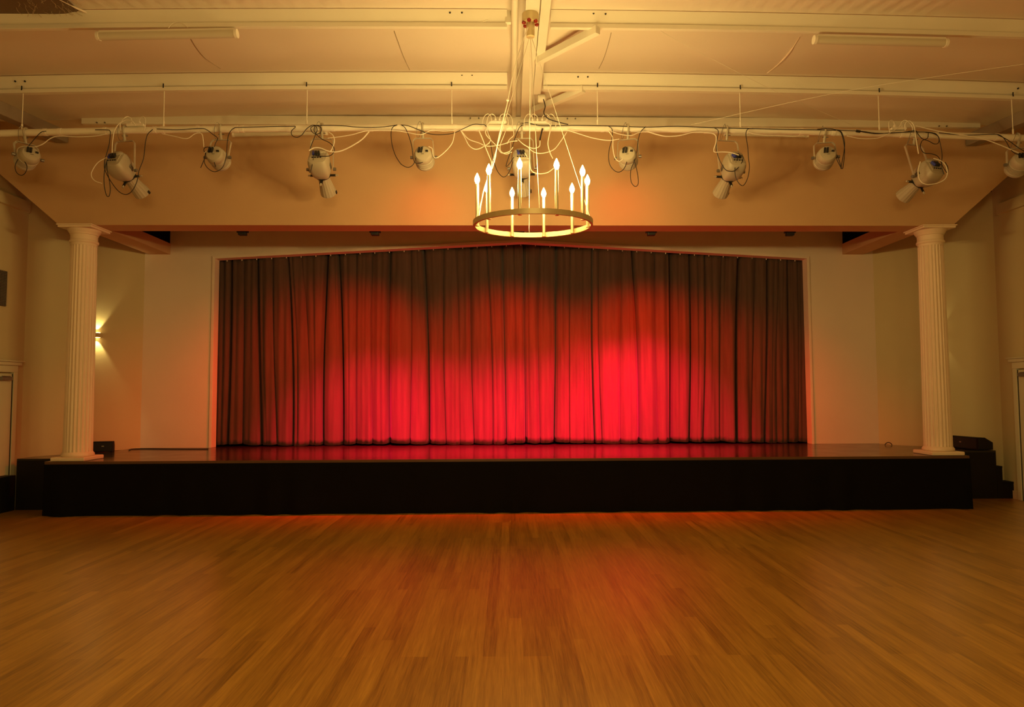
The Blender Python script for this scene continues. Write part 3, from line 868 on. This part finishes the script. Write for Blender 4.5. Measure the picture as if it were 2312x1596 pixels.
# ------------------------------------------------------------------ cables along the bar
def cable(pts, lab, m=None, r=.0048, Y=8.46, name='lighting_cable', ends=()):
    m = m or M_bcab
    q = [P(p[0], p[1], p[2] if len(p) > 2 else Y) for p in pts]
    o = MB().tube(smooth_path(q), r, 7).build(name, m, None, smooth=70)
    tag(o, lab, 'cable', 'black cables on the lighting bar' if m is M_bcab else 'white cables on the lighting bar')
    for i in ends:
        e = q[i]; e2 = q[i - 1] if i else q[1]
        MB().tube([e, e + (e - e2).normalized() * .05], .016, 10).build('plug', M_blk if m is M_bcab else M_white, o, smooth=40)
    return o
cable([(104, 296), (92, 299), (75, 317), (58, 338), (46, 352), (37, 366), (34, 378), (38, 390), (48, 396), (57, 390), (61, 376), (54, 363), (44, 354)], 'black cable looped under the leftmost stage light')
cable([(215, 293), (238, 293), (248, 295), (249, 306), (246, 328), (240, 350), (236, 366), (237, 384), (250, 409), (268, 432), (285, 439), (299, 430), (309, 410), (314, 385), (324, 358), (328, 325), (333, 304), (345, 292)], 'black cable hanging in a deep loop round the leftmost profile spot')
cable([(242, 360), (236, 385), (235, 415), (240, 440), (246, 443), (249, 430), (247, 408), (242, 385), (241, 366)], 'narrow black cable loop hanging behind the leftmost profile spot')
cable([(354, 291), (400, 293), (450, 290), (465, 292), (480, 303), (491, 312), (486, 325), (481, 338), (470, 332), (461, 335), (462, 344), (474, 349), (484, 347)], 'black cable running along the bar to the tangled short light')
cable([(479, 342), (465, 348), (461, 362), (466, 376), (478, 386), (489, 387), (503, 377), (511, 352), (513, 325), (516, 305), (523, 293), (531, 288)], 'black cable loop hanging under the tangled short light')
cable([(464, 346), (461, 360), (453, 379)], 'loose black cable tail left of the tangled short light')
cable([(483, 349), (483, 362), (487, 377)], 'loose black cable tail under the tangled short light')
cable([(531, 288), (600, 286), (655, 285), (667, 286), (658, 296), (660, 306), (671, 310), (682, 304), (692, 291), (704, 283), (714, 283)], 'black cable dipping once beside the blue-plug profile spot')
cable([(714, 283), (725, 288), (724, 298), (714, 303), (704, 297), (702, 288), (712, 284), (716, 293), (713, 302), (706, 320), (700, 336)], 'coil of black cable on the bar above the blue-plug profile spot')
cable([(711, 284), (709, 294), (714, 303), (727, 314), (742, 321), (752, 330), (755, 340), (748, 350), (735, 353), (718, 352), (708, 350), (707, 362), (701, 388), (697, 386)], 'black cable curling round the rear of the blue-plug profile spot')
cable([(714, 283), (740, 283), (775, 284), (805, 287), (840, 288), (870, 286), (897, 282)], 'black cable lying along the bar left of the round light')
cable([(897, 282), (887, 287), (883, 300), (885, 325), (892, 349), (902, 366), (909, 373), (922, 378), (934, 370), (941, 350), (945, 338)], 'long black cable loop left of the round light by the chandelier')
cable([(906, 282), (915, 289), (924, 310), (930, 332), (932, 350), (936, 366), (946, 369), (960, 362), (967, 348), (963, 336), (953, 331)], 'black cable circling the back of the round light left of the chandelier', ends=())
cable([(905, 282), (922, 284), (945, 293), (970, 302), (995, 304), (1022, 301), (1045, 291), (1068, 281), (1085, 281), (1096, 283), (1103, 300), (1108, 325), (1112, 350), (1121, 382), (1133, 398), (1142, 398), (1150, 387), (1158, 365)], 'black cable swagging to the chandelier lamps')
cable([(1180, 282), (1172, 289), (1164, 308), (1155, 337), (1145, 365), (1143, 376), (1150, 370), (1160, 355)], 'black cable dropping behind the left chandelier candles')
cable([(1178, 279), (1190, 277), (1206, 281), (1222, 284), (1260, 284), (1300, 283), (1352, 284), (1400, 285), (1460, 287), (1530, 285), (1600, 288), (1690, 290), (1760, 292), (1840, 293), (1888, 294)], 'long straight black cable lying on the right half of the bar', Y=8.50)
cable([(1374, 285), (1382, 292), (1382, 312), (1376, 335), (1374, 355), (1378, 374), (1390, 387), (1402, 387), (1412, 375), (1416, 355), (1412, 335)], 'black cable loop hanging left of the round light right of the chandelier')
cable([(1458, 286), (1447, 297), (1441, 315), (1438, 340), (1432, 363), (1424, 385), (1425, 410), (1434, 421), (1441, 414), (1439, 390), (1432, 364), (1424, 346), (1413, 332), (1405, 337)], 'black cable hanging in a crossed loop below the round light right of the chandelier')
cable([(1612, 288), (1622, 296), (1619, 315), (1617, 335), (1624, 360), (1637, 382), (1650, 387), (1661, 384), (1673, 370), (1678, 357), (1674, 350)], 'black cable loop under the rear of the profile spot right of the chandelier')
cable([(1700, 290), (1688, 292), (1684, 304), (1688, 330), (1690, 358), (1692, 378), (1688, 402), (1678, 419), (1667, 412), (1660, 395), (1660, 372), (1668, 352)], 'deep black cable loop right of the downward-left profile spot')
for dx, lab in ((0, 'outer strand of black cable hanging right of the short light over the curtain edge'), (4, 'inner strand of black cable hanging right of the short light over the curtain edge')):
    cable([(1890 + dx, 294), (1899 + dx / 2, 300), (1905 + dx / 2, 322), (1907 - dx / 2, 345), (1904 - dx, 372), (1901 - dx / 2, 381), (1892 + dx, 366), (1884 + dx, 348), (1874, 341), (1866, 346)], lab)
cable([(1845, 292), (1870, 290), (1896, 294), (1942, 296), (1985, 301), (2035, 299), (2066, 295), (2073, 303), (2082, 313), (2096, 318), (2110, 325), (2119, 322), (2119, 309), (2106, 301), (2090, 299)], 'black cable running along the bar to the rightmost profile spot')
cable([(1942, 297), (1975, 302), (2010, 300), (2060, 298), (2100, 299), (2116, 305), (2123, 325), (2127, 350), (2126, 368), (2131, 380), (2139, 390), (2140, 378), (2134, 366)], 'black cable passing the rear of the rightmost profile spot', ends=(0,))
cable([(2096, 300), (2094, 312), (2082, 318), (2078, 332), (2086, 345), (2102, 347), (2116, 352), (2124, 364), (2127, 380), (2132, 394)], 'S-shaped black cable above the rightmost profile spot')
cable([(2120, 300), (2180, 305), (2245, 303), (2262, 308), (2272, 320), (2282, 338), (2296, 348), (2312, 346), (2330, 340)], 'black cable sagging to the light at the right edge')
cable([(2252, 304), (2275, 316), (2300, 334), (2330, 352)], 'second black cable sloping down at the right edge')
Wc = M_wcab
cable([(44, 356), (39, 345), (41, 335), (55, 330), (75, 332), (95, 326), (115, 312), (135, 307), (175, 309), (215, 307), (238, 303)], 'white cable curving up from the leftmost stage light to the bar', Wc, .006)
cable([(253, 345), (254, 320), (258, 297), (268, 280), (284, 271), (298, 273), (306, 284)], 'white cable arching over the bar above the leftmost profile spot', Wc, .006)
cable([(240, 356), (222, 366), (210, 382), (206, 396), (214, 408), (230, 414)], 'white cable bowing out left of the leftmost profile spot', Wc, .005)
cable([(366, 302), (395, 308), (422, 313), (440, 302), (455, 302), (459, 318), (460, 332)], 'white cable under the bar left of the tangled short light', Wc, .005)
cable([(462, 345), (470, 340), (482, 338), (490, 345), (496, 349)], 'short white lead on the rear of the tangled short light', Wc, .006)
cable([(742, 298), (752, 306), (755, 320), (750, 335), (745, 343)], 'white cable dropping behind the blue-plug profile spot', Wc, .006)
cable([(698, 340), (708, 334), (722, 334), (740, 341), (755, 343), (772, 340), (795, 329), (818, 314), (833, 297)], 'thick white cable sweeping up from the blue-plug profile spot', Wc, .008)
cable([(740, 312), (765, 309), (795, 304), (825, 296), (860, 295), (900, 296), (940, 303), (955, 303), (975, 294), (1000, 296), (1028, 294)], 'white cable hanging just under the bar left of the chandelier', Wc, .005)
cable([(1027, 297), (1022, 320), (1012, 335), (995, 351), (983, 357), (978, 350), (976, 336), (968, 331)], 'white cable from the bar to the round light left of the chandelier', Wc, .006)
cable([(1040, 294), (1050, 312), (1060, 330), (1076, 337), (1095, 329), (1107, 318), (1102, 300), (1100, 285), (1105, 276), (1116, 272)], 'white cable swag below the left power board', Wc, .006)
cable([(1040, 294), (1058, 314), (1080, 322), (1100, 330), (1130, 327), (1152, 320), (1168, 318)], 'white cable crossing under the left power board', Wc, .006)
cable([(1080, 292), (1090, 315), (1097, 335), (1104, 352), (1110, 370), (1104, 392)], 'white cable falling towards the chandelier left side', Wc, .007, Y=8.3)
cable([(1101, 280), (1096, 300), (1108, 316), (1122, 330), (1132, 345), (1150, 342), (1158, 332)], 'white cable looping down below the left power board', Wc, .006)
cable([(1143, 282), (1140, 300), (1130, 325), (1130, 340), (1142, 348), (1156, 343)], 'white cable hanging right of the left power board', Wc, .005)
cable([(1158, 290), (1160, 305), (1150, 315), (1145, 325)], 'short white cable beside the central clamp', Wc, .005)
cable([(1170, 315), (1185, 328), (1205, 335), (1218, 330), (1219, 318)], 'white lead with a black plug right of the central spot', Wc, .006)
cable([(1190, 330), (1205, 343), (1225, 346), (1250, 338), (1265, 320), (1280, 298)], 'white cable swag right of the central spot', Wc, .006)
cable([(1232, 272), (1243, 285), (1240, 305), (1237, 325), (1242, 345), (1248, 358)], 'white cable dropping from the right power board to the chandelier candle', Wc, .007)
cable([(1185, 345), (1195, 365), (1200, 385), (1215, 392), (1235, 390), (1250, 380)], 'white cable bowing low behind the front chandelier candles', Wc, .007)
cable([(1225, 290), (1222, 302), (1219, 316)], 'thick black cable end hanging right of the central spot', None, .010)
cable([(1227, 224), (1231, 240), (1228, 255), (1238, 268), (1262, 276), (1283, 281)], 'black cable curling down from the channel boss to the bar', None, .007, Y=8.44)
cable([(1282, 294), (1310, 303), (1340, 312), (1375, 317), (1398, 314)], 'white cable sagging right of the chandelier', Wc, .006)
cable([(1374, 296), (1383, 310), (1384, 335), (1388, 355), (1397, 364), (1407, 358), (1413, 346)], 'white cable looping to the round light right of the chandelier', Wc, .006)
cable([(1378, 296), (1400, 303), (1425, 306), (1440, 300), (1460, 296)], 'short white cable behind the round light right of the chandelier', Wc, .005)
cable([(1464, 298), (1485, 304), (1505, 308), (1535, 306), (1565, 299), (1600, 300), (1615, 305), (1617, 320), (1612, 342), (1630, 343), (1648, 344), (1668, 350)], 'white cable running under the bar into the profile spot right of the chandelier', Wc, .007)
cable([(1690, 300), (1720, 305), (1760, 306), (1790, 308), (1815, 306)], 'white cable under the bar right of the downward-left profile spot', Wc, .005)
cable([(1912, 307), (1945, 313), (1980, 312), (2000, 305), (2022, 292), (2038, 280)], 'white cable rising to the right-hand power board', Wc, .005)
cable([(2044, 294), (2044, 280), (2053, 273), (2063, 282), (2067, 305), (2071, 330), (2074, 347)], 'white cable arching over the bar by the rightmost profile spot', Wc, .007)
cable([(2078, 365), (2073, 385), (2076, 405), (2090, 416), (2115, 414), (2134, 404), (2139, 388), (2134, 372), (2122, 362), (2108, 358)], 'broad white cable loop hanging round the rightmost profile spot', Wc, .007)
cable([(2068, 284), (2110, 294), (2160, 303), (2214, 312), (2260, 328), (2300, 345), (2330, 350)], 'white cable drooping to the right edge light', Wc, .007)
# fine wires strung under the ceiling
def wire(pts, lab, Y):
    q = [P(a, b, y) for a, b, y in pts]
    tag(MB().tube(smooth_path(q), .0024, 5).build('strung_wire', M_wcab), lab, 'wire', 'thin wires strung below the ceiling')
wire([(1375, -10, 7.0), (1500, 75, 7.15), (1640, 150, 7.4), (1760, 210, 7.7), (1930, 285, 8.5)], 'thin white wire slanting down to the right below the ceiling', 0)
wire([(1560, 282, 8.45), (1800, 228, 7.9), (2000, 190, 7.4), (2330, 142, 6.9)], 'thin wire rising to the right edge below the ceiling', 0)
# loose cloth strap and cable over the near purlin
wire([(380, 64, 7.0), (388, 54, 7.0), (402, 49, 7.0), (415, 54, 7.0), (424, 62, 7.0)], 'small dark cable arch over the left tube light', 0)
sp = MB().hexa([P(180, 30, 7.05), P(193, 30, 7.05), P(193, 60, 7.05), P(180, 64, 7.05)], [P(180, 30, 7.06), P(193, 30, 7.06), P(193, 60, 7.06), P(180, 64, 7.06)]).build('cloth_strap', M_white)
tag(sp, 'short pale strap hanging over the nearest purlin at far left', 'strap')
# lining seams
for pts, lab in (([(431, 88), (445, 110), (465, 133), (498, 155)], 'curved seam in the ceiling lining left of the tube light end'),
                 ([(890, 70), (900, 98), (912, 130), (925, 158)], 'curved seam in the ceiling lining left of the girder'),
                 ([(1380, 74), (1372, 105), (1362, 135), (1352, 155)], 'straight seam in the ceiling lining right of the near brace')):
    q = [on_lining(a, b) for a, b in pts]
    tag(MB().tube(smooth_path(q), .004, 5).build('lining_seam', mat('seam_thread', (.35, .30, .2), .9)), lab, 'seam')
q = [on_lining(a, b) for a, b in ((1805, 84), (1785, 115), (1760, 143), (1731, 166))]
tag(MB().tube(smooth_path(q), [.004] * 4 + [.012] * 4 + [.009] * 4 + [.004], 6).build('lining_fold', M_wall), 'raised curved fold in the ceiling lining near the right tube light', 'fold')

# torn place in the lining at the far left, insulation fibres hanging out
tl = thing('torn_lining', 'dark torn place in the ceiling lining with hanging fibres, top left corner', 'torn ceiling cloth', on_lining(90, 20))
tp = [on_lining(a, b) - V(0, 0, .012) for a, b in ((-60, -60), (120, -60), (150, -5), (178, 22), (180, 34), (150, 39), (95, 40), (40, 36), (-60, 33))]
MB().prism(tp, (0, 0, .008)).build('opening', mat('insulation_brown', (.16, .11, .06), .95, bump=.5, bscale=30), tl)
rnd = random.Random(4)
fb = MB()
for k in range(46):
    a = rnd.uniform(30, 172); b = rnd.uniform(-10, 32)
    p = on_lining(a, b) - V(0, 0, .014)
    q = [p]
    for n_ in range(3): q.append(q[-1] + V(rnd.uniform(-.02, .03), rnd.uniform(-.01, .03), rnd.uniform(-.025, -.004)))
    fb.tube(smooth_path(q), .0016, 4)
fo = fb.build('fibres', mat('fibre_tan', (.42, .31, .18), .9), tl); fo['kind'] = 'stuff'
MB().tube(smooth_path([on_lining(a, b) - V(0, 0, .02) for a, b in ((128, -8), (160, 8), (200, 26), (232, 33))]), [.004] * 5 + [.010] * 5 + [.004] * 3, 6).build('torn_edge', M_wall, tl, smooth=60)

# ------------------------------------------------------------------ small lights under the header
for px, py, lab in ((548, 523, 'small black lamp under the header, first from the left'), (847, 519, 'small black lamp under the header left of the chandelier'),
                    (1172, 518, 'small black lamp under the header behind the chandelier ring'), (1470, 519, 'small black lamp under the header right of the chandelier'),
                    (1783, 521, 'small black lamp under the header, last on the right')):
    c = P(px, py, YH1 + .09); c.z = ZH - .002
    root = thing('stage_downlight', lab, 'stage light', c, 'small black lamps under the header')
    MB().box(c + V(0, 0, .02), (.16, .05, .04)).build('bracket', M_blk, root)
    MB().box(c + V(0, 0, -.02), (.11, .08, .04)).build('head', M_blk, root, bevel=.005)
    MB().beam(c + V(0, -.11, .03), c + V(0, .0, .03), .02, .02).build('arm', M_blk, root)

# ------------------------------------------------------------------ wall sconces on the splayed walls
def on_splay(px, py, side):
    a, b = (V(XSL, YSL, 0), V(XL, YW + SK * XL, 0)) if side < 0 else (V(XSR, YSR, 0), V(XR, YW + SK * XR, 0))
    d = ray(px, py); e = b - a
    # CAM + t d = a + s e  (x,y)
    det = d.x * (-e.y) + e.x * d.y
    t = (a.x * (-e.y) + e.x * a.y) / det
    n = V(e.y, -e.x, 0).normalized()
    if n.y > 0: n = -n
    return CAM + d * t, n
for side, px, lab in ((-1, 218, 'small up and down wall lamp behind the left column'), (1, 2116, 'small up and down wall lamp hidden behind the right column')):
    c, n = on_splay(px, 757, side)
    root = thing('wall_sconce', lab, 'wall lamp', c, 'up-down wall lamps beside the stage')
    t = V(-n.y, n.x, 0); M3 = Matrix((t, n, V(0, 0, 1))).transposed()
    MB().box(c + n * .05, (.11, .08, .07), M3).build('shade', M_side, root, bevel=.006)
    MB().box(c + n * .005, (.06, .01, .07), M3).build('wall_plate', M_side, root)
    for s in (1, -1):
        lm = MB().box(c + n * .05 + V(0, 0, s * .038), (.05, .04, .004), M3).build('led_strip', mat('led_glow', (1, .8, .5), .5, emit=(1, .62, .2), estr=30), root)
        ld = bpy.data.lights.new('sconce_beam', 'SPOT'); lo = bpy.data.objects.new('sconce_beam', ld); sc.collection.objects.link(lo)
        ld.energy = 13 if side < 0 else 4; ld.color = (1, .74, .28); ld.spot_size = math.radians(76); ld.spot_blend = .5; ld.shadow_soft_size = .01
        lo.location = c + n * .06 + V(0, 0, s * .048)
        lo.rotation_euler = (V(-n.x * .25, -n.y * .25, s)).to_track_quat('-Z', 'Y').to_euler()

# ------------------------------------------------------------------ wedge speakers and stage cable
def wedge(a, b, pb, lab):
    # a: px of lower near left corner, b: lower near right, on the deck
    A, B = PZ(*a, ZS), PZ(*b, ZS); e = (B - A); w = e.length; ex = e.normalized(); ey = V(-ex.y, ex.x, 0)
    h = pb; root = thing('floor_speaker', lab, 'speaker', A.lerp(B, .5), 'black floor speakers')
    A = A + V(0, 0, 0); D = .26 if pb > .17 else .10
    prof = [(0, 0), (D, 0), (D, h * .6), (min(.12, D * .8), h), (0, h)]
    poly = [A + ey * y + V(0, 0, z) for y, z in prof]
    MB().prism(poly, ex * w).build('cabinet', mat('speaker_black', (.008, .007, .007), .6, spec=.3), root, bevel=.006)
    MB().box(A + ex * w / 2 - ey * .003 + V(0, 0, h * .5), (w * .9, .004, h * .8), Matrix((ex, ey, V(0, 0, 1))).transposed()).build('grille', M_blk, root)
    MB().box(A + ex * w * .52 - ey * .007 + V(0, 0, h * .55), (.035, .004, .018), Matrix((ex, ey, V(0, 0, 1))).transposed()).build('badge', M_sign, root, bevel=.001)
wedge((208, 1021), (254, 1020), .165, 'black floor speaker on the deck behind the left column')
wedge((2128, 1008), (2210, 1016), .185, 'black floor speaker on the deck behind the right column')
def deck_cable(pts, lab, r=.008):
    q = [PZ(a, b, ZS + .009) for a, b in pts]
    tag(MB().tube(smooth_path(q), r, 7).build('floor_cable', M_bcab, None, smooth=60), lab, 'cable', 'black cables on the stage deck')
deck_cable([(291, 1016), (300, 1013.5), (340, 1013), (400, 1013.5), (470, 1013.5)], 'thin black cable lying along the wall foot left of the curtain')
c = PZ(2006, 1005, ZS)
tag(MB().tube(smooth_path([c + V(-.06, 0, .006), c + V(-.04, 0, .03), c + V(0, 0, .045), c + V(.04, 0, .03), c + V(.06, 0, .006)]), .007, 7).build('floor_cable', M_bcab, None, smooth=60),
    'small humped black cable by the right wall corner on the stage', 'cable', 'black cables on the stage deck')

# ------------------------------------------------------------------ red wash from the two round lights either side of the chandelier
def wash(src, target, power, size, col, blend=1.0, soft=.06):
    ld = bpy.data.lights.new('wash_beam', 'SPOT'); lo = bpy.data.objects.new('wash_beam', ld); sc.collection.objects.link(lo)
    ld.energy = power; ld.color = col; ld.spot_size = math.radians(size); ld.spot_blend = blend; ld.shadow_soft_size = soft
    lo.location = src; lo.rotation_euler = (target - src).to_track_quat('-Z', 'Y').to_euler()
RED = (1, .010, .0)
CRIM = (1, .0, .052)
lamps = [o for o in sc.objects if o.name.startswith('par_light') and not o.parent]
lamps.sort(key=lambda o: o.location.x)
for o, k, tx in zip(lamps[2:4], (.0060, .0068), (960, 1400)):
    wash(o.location + V(0, .20, -.08), P(tx, 1000, YC), RED_POWER * k, 140, RED, soft=.12)
for px, pw, tx, dy, sz, cc in ((548, .016, 640, 1.4, 100, RED), (1783, .016, 1720, 1.4, 100, RED),
                               (847, .85, 790, 1.05, 66, CRIM), (847, .80, 985, 1.05, 64, CRIM), (1172, .68, 1070, 1.08, 64, CRIM), (1172, .72, 1215, 1.08, 64, CRIM),
                               (1470, .86, 1320, 1.22, 68, CRIM), (1470, 1.0, 1480, 1.26, 70, CRIM),
                               (847, .24, 740, 1.5, 116, RED), (1172, .28, 1150, 1.5, 116, RED), (1470, .32, 1480, 1.5, 116, RED)):
    c = P(px, 523, YH1 + .12); c.z = ZH - .06
    t = P(tx, 1010, YH1 + .12 + dy); t.z = ZS
    wash(c, t, RED_POWER * pw * (1.3 if cc is CRIM else 1.15), sz, cc, soft=.05)
# dim house light from the rest of the hall behind the viewer (a second, identical chandelier there)
for y, k in ((-1.0, 1.0), (-6.0, 1.0)):
    ld = bpy.data.lights.new('hall_lamp', 'POINT'); lo = bpy.data.objects.new('hall_lamp', ld); sc.collection.objects.link(lo)
    ld.energy = HALL_POWER * k; ld.color = BULB_COL; ld.shadow_soft_size = .55; lo.location = (CX, y, 3.6)
